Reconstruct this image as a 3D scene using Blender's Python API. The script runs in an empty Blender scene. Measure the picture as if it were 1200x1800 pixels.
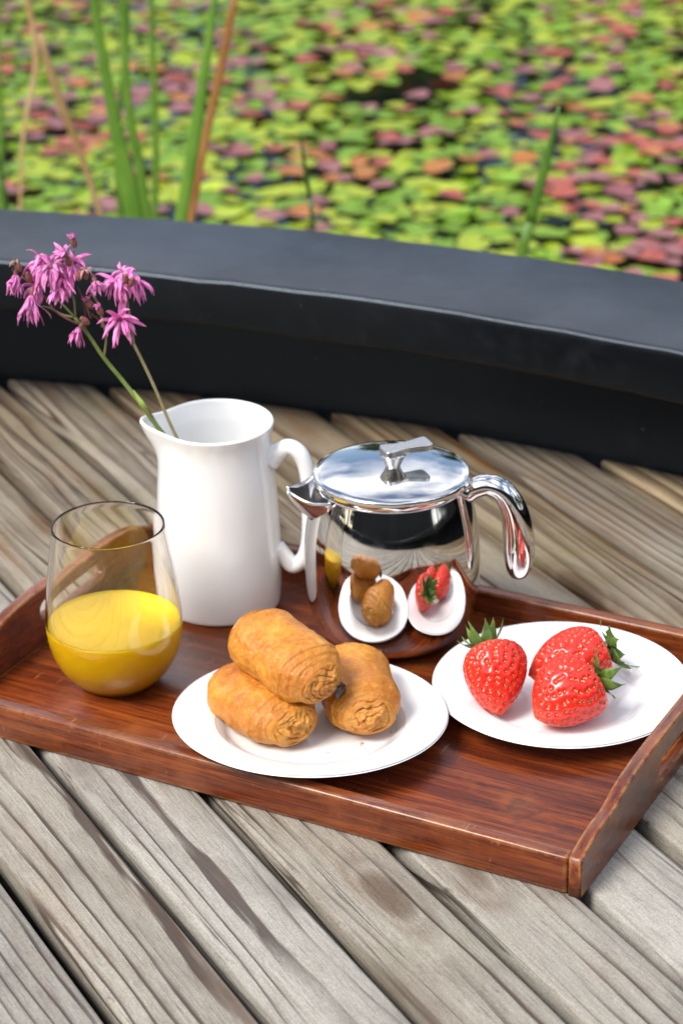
import bpy, bmesh, math, random
import numpy as np
from mathutils import Vector, Matrix, Quaternion, noise as mnoise

R = math.radians
SC = bpy.context.scene
COL = SC.collection

# ------------------------------------------------------------------ camera
PITCH, ROLL, CAMZ, FPX = R(24.9143), R(-1.0412), 0.7996, 4100.0          # FPX: focal length in pixels of a 1200x1800 frame
cam_d = bpy.data.cameras.new('camera')
cam = bpy.data.objects.new('camera', cam_d); COL.objects.link(cam)
cam.location = (0, 0, CAMZ)
cam.rotation_euler = (Matrix.Rotation(R(90) - PITCH, 3, 'X') @ Matrix.Rotation(ROLL, 3, 'Z')).to_euler()
cam_d.sensor_fit = 'VERTICAL'; cam_d.sensor_height = 36.0; cam_d.sensor_width = 24.0
cam_d.lens = 82.0
cam_d.clip_start = 0.02; cam_d.clip_end = 900
cam_d.dof.use_dof = True
cam_d.dof.focus_distance = 1.46
cam_d.dof.aperture_fstop = 8.8
SC.camera = cam

# ------------------------------------------------------------------ world and sun
SUN_EL, SUN_AZ = R(50), R(-128)      # azimuth measured from +Y (away from the camera), negative = left
world = bpy.data.worlds.new('World'); SC.world = world; world.use_nodes = True
nt = world.node_tree; nt.nodes.clear()
def wn(t, **k):
    n = nt.nodes.new(t)
    for a, b in k.items(): setattr(n, a, b)
    return n
sky = wn('ShaderNodeTexSky', sky_type='NISHITA', sun_disc=False, sun_elevation=SUN_EL, sun_rotation=SUN_AZ, air_density=1.0, dust_density=1.5)
tc = wn('ShaderNodeTexCoord')
cn = wn('ShaderNodeTexNoise'); cn.inputs['Scale'].default_value = 2.6; cn.inputs['Detail'].default_value = 7; cn.inputs['Roughness'].default_value = .55
cr = wn('ShaderNodeValToRGB'); cr.color_ramp.elements[0].position = .44; cr.color_ramp.elements[1].position = .62
mx = wn('ShaderNodeMix', data_type='RGBA'); mx.inputs[7].default_value = (12.0, 12.0, 12.2, 1)
bg = wn('ShaderNodeBackground'); bg.inputs['Strength'].default_value = .10
wo = wn('ShaderNodeOutputWorld')
nt.links.new(tc.outputs['Generated'], cn.inputs['Vector'])
nt.links.new(cn.outputs['Fac'], cr.inputs['Fac'])
nt.links.new(cr.outputs['Color'], mx.inputs[0])
nt.links.new(sky.outputs['Color'], mx.inputs[6])
nt.links.new(mx.outputs[2], bg.inputs['Color'])
nt.links.new(bg.outputs['Background'], wo.inputs['Surface'])
sun_d = bpy.data.lights.new('sun', 'SUN'); sun_d.energy = 2.4; sun_d.angle = R(24); sun_d.color = (1, .96, .90)
sun = bpy.data.objects.new('sun', sun_d); COL.objects.link(sun)
sdir = Vector((math.sin(SUN_AZ) * math.cos(SUN_EL), math.cos(SUN_AZ) * math.cos(SUN_EL), math.sin(SUN_EL)))
sun.rotation_euler = (-sdir).to_track_quat('-Z', 'Y').to_euler()
sun.location = sdir * 20

SC.view_settings.view_transform = 'Standard'; SC.view_settings.look = 'None'
SC.view_settings.exposure = 0.80; SC.view_settings.gamma = 1.0
SC.view_settings.use_curve_mapping = False
SC.render.engine = 'CYCLES'
SC.cycles.use_denoising = True
SC.cycles.max_bounces = 12; SC.cycles.transmission_bounces = 12; SC.cycles.glossy_bounces = 6; SC.cycles.transparent_max_bounces = 12
SC.cycles.blur_glossy = 0.4

rnd = random.Random(7)

# ------------------------------------------------------------------ survey helpers (photo point -> place at a known height or depth)
FW = Vector((0, math.cos(PITCH), -math.sin(PITCH))); UP0 = Vector((0, math.sin(PITCH), math.cos(PITCH))); RT0 = Vector((1, 0, 0))
RT = RT0 * math.cos(ROLL) + UP0 * math.sin(ROLL); UP = UP0 * math.cos(ROLL) - RT0 * math.sin(ROLL)
C0 = Vector((0, 0, CAMZ))
def ray(x, y): return RT * ((x - 600) / FPX) + UP * ((900 - y) / FPX) + FW
def pz(x, y, z):
    d = ray(x, y); return C0 + d * ((z - CAMZ) / d.z)
def py(x, y, Y):
    d = ray(x, y); return C0 + d * (Y / d.y)

# ------------------------------------------------------------------ object helpers
def tag(o, label=None, cat=None, group=None, kind=None):
    if label: o['label'] = label
    if cat: o['category'] = cat
    if group: o['group'] = group
    if kind: o['kind'] = kind
    return o
def empty(name, loc=(0, 0, 0), rot=(0, 0, 0)):
    o = bpy.data.objects.new(name, None); COL.objects.link(o)
    o.location = loc; o.rotation_euler = rot; o.empty_display_size = .02
    return o
def link(name, me, mat=None, parent=None, loc=None, rot=None):
    o = bpy.data.objects.new(name, me); COL.objects.link(o)
    if mat is not None and len(me.materials) == 0:
        for m in (mat if isinstance(mat, (list, tuple)) else [mat]): me.materials.append(m)
    if parent is not None: o.parent = parent
    if loc is not None: o.location = loc
    if rot is not None: o.rotation_euler = rot
    return o
def mesh(name, v, f, smooth=True, mi=None):
    me = bpy.data.meshes.new(name); me.from_pydata([tuple(p) for p in v], [], f); me.update()
    if smooth: me.polygons.foreach_set('use_smooth', [True] * len(me.polygons))
    if mi is not None: me.polygons.foreach_set('material_index', mi)
    return me
def attr(me, name, vals):
    a = me.attributes.new(name, 'FLOAT', 'POINT'); a.data.foreach_set('value', [float(x) for x in vals])
def lathe(prof, n=96, fn=None, closed=False):
    """prof: list of (r, z); r==0 at the ends closes to a pole. fn(theta, r, z, i) -> (x, y, z)"""
    v, f, rows = [], [], []
    for i, (r, z) in enumerate(prof):
        if r <= 1e-9:
            rows.append([len(v)]); v.append((0, 0, z))
        else:
            row = []
            for k in range(n):
                th = 2 * math.pi * k / n
                row.append(len(v)); v.append(fn(th, r, z, i) if fn else (r * math.cos(th), r * math.sin(th), z))
            rows.append(row)
    prs = list(zip(rows, rows[1:])) + ([(rows[-1], rows[0])] if closed else [])
    for a, b in prs:
        for k in range(n):
            k2 = (k + 1) % n
            if len(a) == 1 and len(b) == 1: continue
            if len(a) == 1: f.append((a[0], b[k2], b[k]))
            elif len(b) == 1: f.append((a[k], a[k2], b[0]))
            else: f.append((a[k], a[k2], b[k2], b[k]))
    return v, f
def smooth_path(P, n):
    """Catmull-Rom through points of any dimension"""
    P = [np.array(p, float) for p in P]; out = []
    Q = [2 * P[0] - P[1]] + P + [2 * P[-1] - P[-2]]
    m = len(P) - 1
    for i in range(n):
        t = i / (n - 1) * m; k = min(int(t), m - 1); t -= k
        a, b, c, d = Q[k:k + 4]
        out.append(.5 * ((2 * b) + (c - a) * t + (2 * a - 5 * b + 4 * c - d) * t * t + (3 * b - a - 3 * c + d) * t ** 3))
    return out
def sweep(P, n=24, seg=12, ref=(0, 1, 0), dome=True, power=2.0):
    """P rows: x, y, z, rx, ry (rx across, ry along ref). Returns verts, faces of a closed tube."""
    S = smooth_path(P, n); pts = [Vector(s[:3]) for s in S]; rr = [(max(s[3], 1e-5), max(s[4], 1e-5)) for s in S]
    v, f = [], []
    ref = Vector(ref)
    for i, p in enumerate(pts):
        t = (pts[min(i + 1, n - 1)] - pts[max(i - 1, 0)]).normalized()
        b = (ref - t * ref.dot(t)).normalized(); a = b.cross(t).normalized()
        rx, ry = rr[i]
        for k in range(seg):
            th = 2 * math.pi * k / seg; c, s = math.cos(th), math.sin(th)
            if power != 2.0:
                c = math.copysign(abs(c) ** (2 / power), c); s = math.copysign(abs(s) ** (2 / power), s)
            v.append(p + a * (rx * c) + b * (ry * s))
    for i in range(n - 1):
        for k in range(seg):
            k2 = (k + 1) % seg
            f.append((i * seg + k, i * seg + k2, (i + 1) * seg + k2, (i + 1) * seg + k))
    for i, sg in ((0, -1), (n - 1, 1)):
        t = (pts[1] - pts[0]) if i == 0 else (pts[-1] - pts[-2]); t.normalize()
        v.append(pts[i] + t * (sg * (min(rr[i]) * .35 if dome else 0))); c = len(v) - 1
        for k in range(seg):
            k2 = (k + 1) % seg
            f.append((i * seg + k2, i * seg + k, c) if i == 0 else (i * seg + k, i * seg + k2, c))
    return v, f
class MB:
    def __init__(s): s.v, s.f, s.m = [], [], []
    def add(s, v, f, mi=0):
        o = len(s.v); s.v += [tuple(p) for p in v]; s.f += [tuple(i + o for i in q) for q in f]; s.m += [mi] * len(f)
    def build(s, name, mat, parent=None, smooth=True, loc=None, rot=None):
        return link(name, mesh(name, s.v, s.f, smooth, s.m), mat, parent, loc, rot)
def box_bm(x0, x1, y0, y1, z0, z1, bev=.001, seg=2):
    bm = bmesh.new(); bmesh.ops.create_cube(bm, size=1)
    for v in bm.verts: v.co = Vector(((x0 + x1) / 2 + v.co.x * (x1 - x0), (y0 + y1) / 2 + v.co.y * (y1 - y0), (z0 + z1) / 2 + v.co.z * (z1 - z0)))
    if bev: bmesh.ops.bevel(bm, geom=bm.edges[:], offset=bev, segments=seg, profile=.5, affect='EDGES')
    me = bpy.data.meshes.new('box'); bm.to_mesh(me); bm.free(); me.polygons.foreach_set('use_smooth', [True] * len(me.polygons))
    return me
def plate_mesh(outlines, depth, bev):
    """flat outline(s) with holes, extruded and bevelled: mesh in XY, thickness along Z"""
    cu = bpy.data.curves.new('tmp', 'CURVE'); cu.dimensions = '2D'; cu.fill_mode = 'BOTH'
    cu.extrude = depth / 2 - bev; cu.bevel_depth = bev; cu.bevel_resolution = 2; cu.offset = -bev
    for pts in outlines:
        sp = cu.splines.new('POLY'); sp.points.add(len(pts) - 1); sp.use_cyclic_u = True
        for p, q in zip(sp.points, pts): p.co = (q[0], q[1], 0, 1)
    ob = bpy.data.objects.new('tmp', cu)
    me = bpy.data.meshes.new_from_object(ob)
    bpy.data.objects.remove(ob); bpy.data.curves.remove(cu)
    return me
def sm(a, b, x):
    t = min(1, max(0, (x - a) / (b - a))); return t * t * (3 - 2 * t)

# ------------------------------------------------------------------ material helpers
class NT:
    def __init__(s, name):
        s.m = bpy.data.materials.new(name); s.m.use_nodes = True; s.t = s.m.node_tree
        s.b = s.t.nodes['Principled BSDF']; s.out = s.t.nodes['Material Output']
    def n(s, t, **k):
        x = s.t.nodes.new(t)
        for a, b in k.items():
            if a.startswith('i_'): x.inputs[a[2:].replace('_', ' ')].default_value = b
            else: setattr(x, a, b)
        return x
    def l(s, a, b): s.t.links.new(a, b)
    def set(s, **k):
        for a, b in k.items():
            a = a.replace('_', ' ')
            i = s.b.inputs[a]
            if hasattr(b, 'is_output'): s.l(b, i)
            else: i.default_value = b
    def math(s, op, a, b=None, c=None, clamp=False):
        x = s.n('ShaderNodeMath', operation=op, use_clamp=clamp)
        for i, q in enumerate((a, b, c)):
            if q is None: continue
            if hasattr(q, 'is_output'): s.l(q, x.inputs[i])
            else: x.inputs[i].default_value = q
        return x.outputs[0]
    def vmath(s, op, a, b=None):
        x = s.n('ShaderNodeVectorMath', operation=op)
        for i, q in enumerate((a, b)):
            if q is None: continue
            if hasattr(q, 'is_output'): s.l(q, x.inputs[i])
            else: x.inputs[i].default_value = q
        return x.outputs['Value'] if op in ('DOT_PRODUCT', 'LENGTH', 'DISTANCE') else x.outputs[0]
    def mix(s, f, a, b, blend='MIX'):
        x = s.n('ShaderNodeMix', data_type='RGBA', blend_type=blend)
        for i, q in ((0, f), (6, a), (7, b)):
            if hasattr(q, 'is_output'): s.l(q, x.inputs[i])
            else: x.inputs[i].default_value = q if i == 0 else (*q[:3], 1)
        return x.outputs[2]
    def noise(s, vec, scale, detail=4, rough=.55, dist=0.0, d4=None):
        x = s.n('ShaderNodeTexNoise'); x.inputs['Scale'].default_value = scale; x.inputs['Detail'].default_value = detail
        x.inputs['Roughness'].default_value = rough; x.inputs['Distortion'].default_value = dist
        if vec is not None: s.l(vec, x.inputs['Vector'])
        if d4 is not None:
            x.noise_dimensions = '4D'; s.l(d4, x.inputs['W'])
        return x.outputs['Fac']
    def ramp(s, f, *stops):
        x = s.n('ShaderNodeValToRGB'); e = x.color_ramp.elements
        while len(e) < len(stops): e.new(.5)
        for q, (p, c) in zip(e, stops):
            q.position = p; q.color = (c, c, c, 1) if not hasattr(c, '__len__') else (*c[:3], 1)
        s.l(f, x.inputs['Fac']); return x.outputs['Color']
    def coords(s, kind='Object'): return s.n('ShaderNodeTexCoord').outputs[kind]
    def mapping(s, v, scale=(1, 1, 1), loc=(0, 0, 0)):
        x = s.n('ShaderNodeMapping'); x.inputs['Scale'].default_value = scale; x.inputs['Location'].default_value = loc
        s.l(v, x.inputs['Vector']); return x.outputs[0]
    def bump(s, h, strength=.3, dist=.001, normal=None):
        x = s.n('ShaderNodeBump'); x.inputs['Strength'].default_value = strength; x.inputs['Distance'].default_value = dist
        s.l(h, x.inputs['Height'])
        if normal is not None: s.l(normal, x.inputs['Normal'])
        return x.outputs[0]
    def at(s, name):
        return s.n('ShaderNodeAttribute', attribute_name=name).outputs['Fac']
    def edge(s, radius):
        """1 on worn arrises, 0 on flats"""
        b = s.n('ShaderNodeBevel', samples=6); b.inputs['Radius'].default_value = radius
        g = s.n('ShaderNodeNewGeometry')
        d = s.vmath('DOT_PRODUCT', b.outputs[0], g.outputs['Normal'])
        return s.math('SUBTRACT', 1.0, d, clamp=True)
    def rand(s): return s.n('ShaderNodeObjectInfo').outputs['Random']
M = {}

# deck boards: weathered softwood, ring pattern cut from a drifting log axis
def deck_mat():
    t = NT('weathered_deck_wood')
    rnd_ = t.rand(); oc = t.coords()
    w = t.math('MULTIPLY', rnd_, 37.0)
    sep = t.n('ShaderNodeSeparateXYZ'); t.l(oc, sep.inputs[0]); X, Y, Z = sep.outputs
    stretched = t.mapping(oc, (.9, 5, 5))
    wob = t.noise(stretched, 2.0, 3, .5, d4=w)
    wob2 = t.noise(t.mapping(oc, (2.5, 26, 26)), 2.0, 3, .5, d4=w)
    r2 = t.math('FRACT', t.math('MULTIPLY', rnd_, 13.7)); r3 = t.math('FRACT', t.math('MULTIPLY', rnd_, 71.3))
    yo = t.math('ADD', Y, t.math('ADD', t.math('MULTIPLY', t.math('SUBTRACT', r2, .5), .12), t.math('MULTIPLY', t.math('SUBTRACT', wob, .5), .050)))
    zo = t.math('ADD', Z, t.math('ADD', t.math('MULTIPLY_ADD', r3, .05, .012), t.math('MULTIPLY', t.math('SUBTRACT', wob2, .5), .009)))
    rr = t.math('SQRT', t.math('ADD', t.math('MULTIPLY', yo, yo), t.math('MULTIPLY', zo, zo)))
    fr = t.math('FRACT', t.math('MULTIPLY', rr, 118.0))
    fine = t.noise(t.mapping(oc, (9, 420, 420)), 1.0, 4, .6, d4=w)
    fine2 = t.noise(t.mapping(oc, (70, 900, 900)), 1.0, 2, .6, d4=w)
    line = t.ramp(fr, (0, .0), (.52, .02), (.76, .25), (.88, 1.0), (.95, 1.0), (1.0, 0.0))
    lmask = t.ramp(t.noise(t.mapping(oc, (2, 16, 16)), 1.4, 3, .6, d4=w), (.42, .05), (.56, 1))
    line = t.math('MULTIPLY', line, lmask)
    base = t.mix(t.noise(t.mapping(oc, (3, 22, 22)), 1.5, 4, .6, d4=w), (.245, .225, .195), (.46, .43, .375))
    base = t.mix(t.math('MULTIPLY', t.ramp(fine, (.42, 0), (.62, 1)), .20), base, (.56, .525, .46))
    base = t.mix(t.math('MULTIPLY', t.ramp(fine2, (.52, 0), (.62, 1)), .30), base, (.12, .105, .09))
    spk0 = t.noise(oc, 750, 3, .7)
    base = t.mix(t.math('MULTIPLY', t.ramp(spk0, (.50, 0), (.66, 1)), .40), base, (.16, .14, .12))
    base = t.mix(t.math('MULTIPLY', t.ramp(spk0, (.34, 1), (.46, 0)), .35), base, (.58, .56, .51))
    # wood that is still brown where the weather reaches less, towards the black kerb
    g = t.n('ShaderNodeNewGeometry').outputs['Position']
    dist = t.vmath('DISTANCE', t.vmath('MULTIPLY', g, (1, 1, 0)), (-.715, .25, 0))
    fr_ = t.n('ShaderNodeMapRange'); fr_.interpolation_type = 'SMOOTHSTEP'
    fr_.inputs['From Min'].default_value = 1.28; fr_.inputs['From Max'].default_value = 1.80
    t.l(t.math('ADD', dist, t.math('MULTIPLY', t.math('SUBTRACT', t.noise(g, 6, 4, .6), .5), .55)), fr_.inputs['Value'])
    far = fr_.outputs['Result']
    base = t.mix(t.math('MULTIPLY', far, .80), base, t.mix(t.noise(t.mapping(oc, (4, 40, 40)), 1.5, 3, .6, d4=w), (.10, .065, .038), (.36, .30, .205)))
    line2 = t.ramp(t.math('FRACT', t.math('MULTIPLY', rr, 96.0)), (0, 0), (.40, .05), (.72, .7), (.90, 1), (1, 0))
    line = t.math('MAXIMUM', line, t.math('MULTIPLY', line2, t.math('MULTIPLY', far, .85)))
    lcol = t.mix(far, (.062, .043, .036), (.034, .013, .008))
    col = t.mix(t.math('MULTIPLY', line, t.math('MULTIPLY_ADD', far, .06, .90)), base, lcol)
    # knots: dark eye with a paler ring
    vo = t.n('ShaderNodeTexVoronoi'); vo.inputs['Scale'].default_value = 1.0; vo.inputs['Randomness'].default_value = 1.0
    kv = t.n('ShaderNodeCombineXYZ'); t.l(t.math('ADD', t.math('MULTIPLY', X, 3.2), w), kv.inputs[0]); t.l(t.math('MULTIPLY', t.math('ADD', Y, t.math('MULTIPLY', t.math('SUBTRACT', wob2, .5), .02)), 9.0), kv.inputs[1]); t.l(w, kv.inputs[2])
    t.l(kv.outputs[0], vo.inputs['Vector'])
    kd_ = vo.outputs['Distance']
    col = t.mix(t.math('MULTIPLY', t.ramp(kd_, (.03, 1), (.09, .75), (.12, .1), (.15, .35), (.20, 0)), .8), col, (.075, .042, .026))
    # broad grey-brown stains, algae
    st = t.ramp(t.noise(t.mapping(oc, (6, 14, 14)), 1.6, 5, .65, d4=t.math('ADD', w, 5.0)), (.50, 0), (.72, 1))
    col = t.mix(t.math('MULTIPLY', st, .55), col, (.105, .078, .062))
    al = t.ramp(t.noise(g, 7.0, 6, .68), (.55, 0), (.74, 1))
    al = t.math('MULTIPLY', al, t.ramp(t.noise(g, 60, 4, .6), (.30, .2), (.7, 1)))
    col = t.mix(t.math('MULTIPLY', al, t.math('MULTIPLY_ADD', far, .60, .25)), col, (.13, .145, .04))
    spk = t.ramp(t.noise(t.mapping(oc, (60, 120, 60)), 1.0, 2, .5), (.74, 0), (.80, 1))
    col = t.mix(t.math('MULTIPLY', spk, .6), col, (.09, .07, .055))
    ck = t.noise(t.mapping(oc, (2.2, 150, 60)), 1.0, 2, .5, .8, d4=w)
    crack = t.math('MULTIPLY', t.ramp(ck, (.485, 0), (.497, 1), (.503, 1), (.515, 0)), t.ramp(t.noise(t.mapping(oc, (3, 30, 30)), 1.0, 2, .5, d4=t.math('ADD', w, 8.0)), (.54, 0), (.62, 1)))
    col = t.mix(t.math('MULTIPLY', crack, .75), col, (.035, .025, .02))
    brn = t.ramp(t.noise(t.mapping(oc, (5, 34, 34)), 1.3, 4, .6, d4=t.math('ADD', w, 11.0)), (.54, 0), (.68, 1))
    col = t.mix(t.math('MULTIPLY', brn, t.math('MULTIPLY_ADD', far, .25, .22)), col, (.20, .105, .05))
    # each board weathers to its own tone
    hv = t.n('ShaderNodeHueSaturation'); t.l(col, hv.inputs['Color'])
    t.l(t.math('MULTIPLY_ADD', r2, .40, .80), hv.inputs['Value'])
    t.l(t.math('MULTIPLY_ADD', r3, .6, .85), hv.inputs['Saturation'])
    h = t.math('ADD', t.math('MULTIPLY', line, -.6), t.math('ADD', t.math('MULTIPLY', fine, .5), t.math('MULTIPLY', fine2, .35)))
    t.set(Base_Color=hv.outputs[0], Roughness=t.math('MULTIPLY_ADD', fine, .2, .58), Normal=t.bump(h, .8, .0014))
    t.b.inputs['Specular IOR Level'].default_value = .35
    return t.m
M['deck'] = deck_mat()

def tray_mat(name, sc):
    """varnished red-brown hardwood; sc: stretch of the grain (small along it)"""
    t = NT(name); oc = t.coords(); r = t.math('MULTIPLY', t.rand(), 9.0)
    v = t.mapping(oc, sc)
    a = t.noise(v, 1.0, 5, .62, .6, d4=r); b = t.noise(t.mapping(oc, tuple(q * 5 for q in sc)), 1.0, 3, .6, d4=r)
    c = t.noise(t.mapping(oc, tuple(q * 11 for q in sc)), 1.0, 2, .5, d4=r)
    col = t.ramp(a, (.26, (.055, .0080, .0020)), (.46, (.150, .025, .0045)), (.62, (.26, .056, .0085)), (.80, (.40, .115, .019)))
    col = t.mix(t.math('MULTIPLY', t.ramp(b, (.50, 0), (.64, 1)), .75), col, (.035, .007, .0035))
    col = t.mix(t.math('MULTIPLY', t.ramp(c, (.52, 0), (.66, 1)), .55), col, (.028, .006, .004))
    col = t.mix(t.math('MULTIPLY', t.ramp(t.noise(oc, 22, 4, .6, d4=r), (.52, 0), (.72, 1)), .55), col, (.30, .088, .022))
    # worn arrises, scratches, nicks
    e = t.edge(.0042)
    wear = t.math('MULTIPLY', t.ramp(e, (.002, 0), (.05, 1)), t.ramp(t.noise(oc, 85, 5, .7, d4=r), (.40, 0), (.55, 1)))
    col = t.mix(t.math('MULTIPLY', wear, .85), col, (.52, .25, .075))
    sc1 = t.noise(t.mapping(oc, (260, 30, 120)), 1.0, 2, .5); sc2 = t.noise(t.mapping(oc, (40, 300, 420)), 1.0, 2, .5)
    scr = t.math('MULTIPLY', t.ramp(sc1, (.70, 0), (.74, 1)), t.ramp(t.noise(oc, 30, 3, .6), (.45, 0), (.62, 1)))
    scr = t.math('MAXIMUM', scr, t.math('MULTIPLY', t.ramp(sc2, (.71, 0), (.75, 1)), t.ramp(t.noise(oc, 24, 3, .6), (.5, 0), (.65, 1))))
    col = t.mix(t.math('MULTIPLY', scr, .6), col, (.42, .20, .075))
    dk = t.ramp(t.noise(oc, 34, 4, .65, d4=t.math('ADD', r, 3.0)), (.60, 0), (.74, 1))
    col = t.mix(t.math('MULTIPLY', dk, .6), col, (.024, .011, .012))
    h = t.math('ADD', t.math('MULTIPLY', b, -.5), t.math('MULTIPLY', t.ramp(c, (.45, 0), (.7, 1)), -.6))
    nrm = t.bump(h, .22, .0006)
    t.set(Base_Color=col, Roughness=t.math('MULTIPLY_ADD', t.noise(oc, 40, 4, .6), .22, .24), Normal=nrm, Coat_Weight=.6,
          Coat_Roughness=t.math('MULTIPLY_ADD', t.noise(oc, 55, 3, .6), .25, .12))
    t.b.inputs['Specular IOR Level'].default_value = .35
    t.l(t.bump(t.noise(oc, 45, 2, .5), .08, .001), t.b.inputs['Coat Normal'])
    return t.m
M['tray_x'] = tray_mat('varnished_mahogany', (6, 170, 170))
M['tray_y'] = tray_mat('varnished_mahogany_end', (80, 9, 50))

def china(name, c=(.83, .83, .83)):
    t = NT(name); oc = t.coords()
    t.set(Base_Color=t.mix(t.noise(oc, 30, 3, .5), tuple(q * .97 for q in c), c), Roughness=.16, Coat_Weight=.5, Coat_Roughness=.03,
          Normal=t.bump(t.noise(oc, 26, 2, .5), .05, .001), Subsurface_Weight=.08, Subsurface_Scale=.004)
    return t.m
M['china'] = china('glazed_white_china')
M['jug'] = china('glazed_cream_china', (.84, .845, .84))

def steel(name, c=(.77, .755, .74), rough=.035, sc=.12):
    t = NT(name); oc = t.coords()
    smu = t.noise(oc, 60, 5, .65)
    t.set(Base_Color=c + (1,), Metallic=1.0, Roughness=t.math('MULTIPLY_ADD', t.ramp(smu, (.45, 0), (.8, 1)), sc, rough),
          Normal=t.bump(t.noise(oc, 38, 2, .5), .035, .0006))
    return t.m
M['steel'] = steel('polished_steel')
M['brushed'] = steel('satin_steel', (.62, .60, .57), .20, .15)

def glass():
    t = NT('clear_glass'); t.set(Base_Color=(1, .985, .955, 1), Roughness=0.0, IOR=1.48, Transmission_Weight=1.0)
    return t.m
M['glass'] = glass()
def juice():
    t = NT('orange_juice'); oc = t.coords()
    n = t.noise(oc, 70, 4, .6)
    t.set(Base_Color=t.mix(n, (1.0, .59, .007), (1.0, .66, .012)), Roughness=.22, Subsurface_Weight=.35, Subsurface_Scale=.010, IOR=1.35)
    t.b.inputs['Subsurface Radius'].default_value = (1.0, .55, .08)
    return t.m
M['juice'] = juice()

def pastry():
    t = NT('baked_pastry'); oc = t.coords(); cap = t.at('cap'); lay = t.at('layer'); r = t.math('MULTIPLY', t.rand(), 20.0)
    big = t.noise(oc, 55, 5, .62, .5, d4=r); sp = t.noise(oc, 210, 4, .65, d4=r)
    col = t.ramp(big, (.30, (.38, .110, .009)), (.48, (.54, .200, .018)), (.66, (.66, .295, .032)), (.85, (.76, .40, .065)))
    mot = t.noise(oc, 480, 3, .7, d4=r)
    col = t.mix(t.math('MULTIPLY', t.ramp(mot, (.54, 0), (.66, 1)), .45), col, (.33, .10, .012))
    col = t.mix(t.math('MULTIPLY', t.ramp(mot, (.34, 1), (.45, 0)), .35), col, (.74, .40, .095))
    crust = t.ramp(t.noise(oc, 32, 3, .6, d4=t.math('ADD', r, 4.0)), (.44, 0), (.68, 1))
    col = t.mix(t.math('MULTIPLY', crust, .65), col, (.40, .105, .012))
    col = t.mix(t.math('MULTIPLY', t.ramp(sp, (.52, 0), (.68, 1)), .35), col, (.72, .39, .12))
    col = t.mix(t.math('MULTIPLY', t.ramp(sp, (.30, 1), (.42, 0)), .35), col, (.30, .085, .012))
    # bare layers at the rolled ends
    lc = t.ramp(lay, (.0, (.27, .085, .014)), (.5, (.52, .21, .035)), (1.0, (.64, .32, .065)))
    lc = t.mix(t.math('MULTIPLY', t.ramp(t.noise(oc, 70, 4, .6, d4=r), (.40, 0), (.64, 1)), .75), lc, (.42, .135, .022))
    col = t.mix(t.math('MULTIPLY', cap, .7), col, lc)
    flk = t.noise(t.mapping(oc, (420, 130, 130)), 1.0, 4, .6, 1.2, d4=r)
    h = t.math('ADD', t.math('MULTIPLY', flk, .7), t.math('ADD', t.math('MULTIPLY', sp, .8), t.math('ADD', t.math('MULTIPLY', mot, .5), t.math('MULTIPLY', big, .6))))
    col = t.mix(t.math('MULTIPLY', t.ramp(flk, (.52, 0), (.66, 1)), .20), col, (.72, .38, .09))
    t.set(Base_Color=col, Roughness=t.math('MULTIPLY_ADD', sp, .3, .26), Normal=t.bump(h, .7, .0014), Subsurface_Weight=.08, Subsurface_Scale=.004)
    t.b.inputs['Subsurface Radius'].default_value = (1, .4, .15)
    t.b.inputs['Specular IOR Level'].default_value = .4
    return t.m
M['pastry'] = pastry()
def plain(name, c, rough=.5, var=.25, scale=80, **k):
    t = NT(name); oc = t.coords(); n = t.noise(oc, scale, 4, .6)
    t.set(Base_Color=t.mix(n, tuple(q * (1 - var) for q in c), tuple(min(1, q * (1 + var)) for q in c)), Roughness=rough, **k)
    return t.m
M['inner_shade'] = plain('painted_inner_shade', (.008, .008, .009), .4)
M['choc'] = plain('dark_chocolate', (.030, .010, .007), .35)
M['crumb'] = plain('pastry_crumb', (.55, .30, .10), .7)

def berry():
    t = NT('strawberry_skin'); oc = t.coords(); a = t.at('along'); d = t.at('dimple'); r = t.math('MULTIPLY', t.rand(), 9.0)
    col = t.mix(t.noise(oc, 40, 4, .6, d4=r), (.66, .013, .009), (.80, .036, .014))
    pale = t.math('MULTIPLY', t.ramp(a, (.86, 0), (1.0, 1)), t.ramp(t.noise(oc, 50, 3, .6, d4=r), (.40, 0), (.7, 1)))
    col = t.mix(t.math('MULTIPLY', pale, .55), col, (.80, .26, .10))
    sh = t.math('MULTIPLY', t.ramp(a, (.03, 1), (.16, 0)), .5)
    col = t.mix(sh, col, (.78, .26, .16))
    col = t.mix(t.math('MULTIPLY', d, .80), col, (.32, .004, .006))
    t.set(Base_Color=col, Roughness=.24, Coat_Weight=.25, Coat_Roughness=.15, Subsurface_Weight=.12, Subsurface_Scale=.003,
          Normal=t.bump(t.noise(oc, 160, 3, .5), .12, .0008))
    t.b.inputs['Subsurface Radius'].default_value = (1, .18, .12)
    return t.m
M['berry'] = berry()
M['seed'] = plain('strawberry_seed', (.55, .27, .04), .4, .4, 300)

def leafy(name, c, c2, rough=.45, trans=.25, scale=60):
    t = NT(name); oc = t.coords(); r = t.math('MULTIPLY', t.rand(), 30.0)
    n = t.noise(oc, scale, 4, .6, d4=r)
    col = t.mix(t.ramp(n, (.35, 0), (.65, 1)), c, c2)
    hv = t.n('ShaderNodeHueSaturation'); t.l(col, hv.inputs['Color']); t.l(t.math('MULTIPLY_ADD', t.rand(), .4, .8), hv.inputs['Value'])
    t.set(Base_Color=hv.outputs[0], Roughness=rough)
    if trans:
        tr = t.n('ShaderNodeBsdfTranslucent'); t.l(hv.outputs[0], tr.inputs['Color'])
        ms = t.n('ShaderNodeMixShader'); ms.inputs[0].default_value = trans
        t.l(t.b.outputs[0], ms.inputs[1]); t.l(tr.outputs[0], ms.inputs[2]); t.l(ms.outputs[0], t.out.inputs['Surface'])
    return t.m
M['sepal'] = leafy('strawberry_leaf', (.065, .14, .018), (.19, .30, .06), .45, .2, 160)
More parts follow.
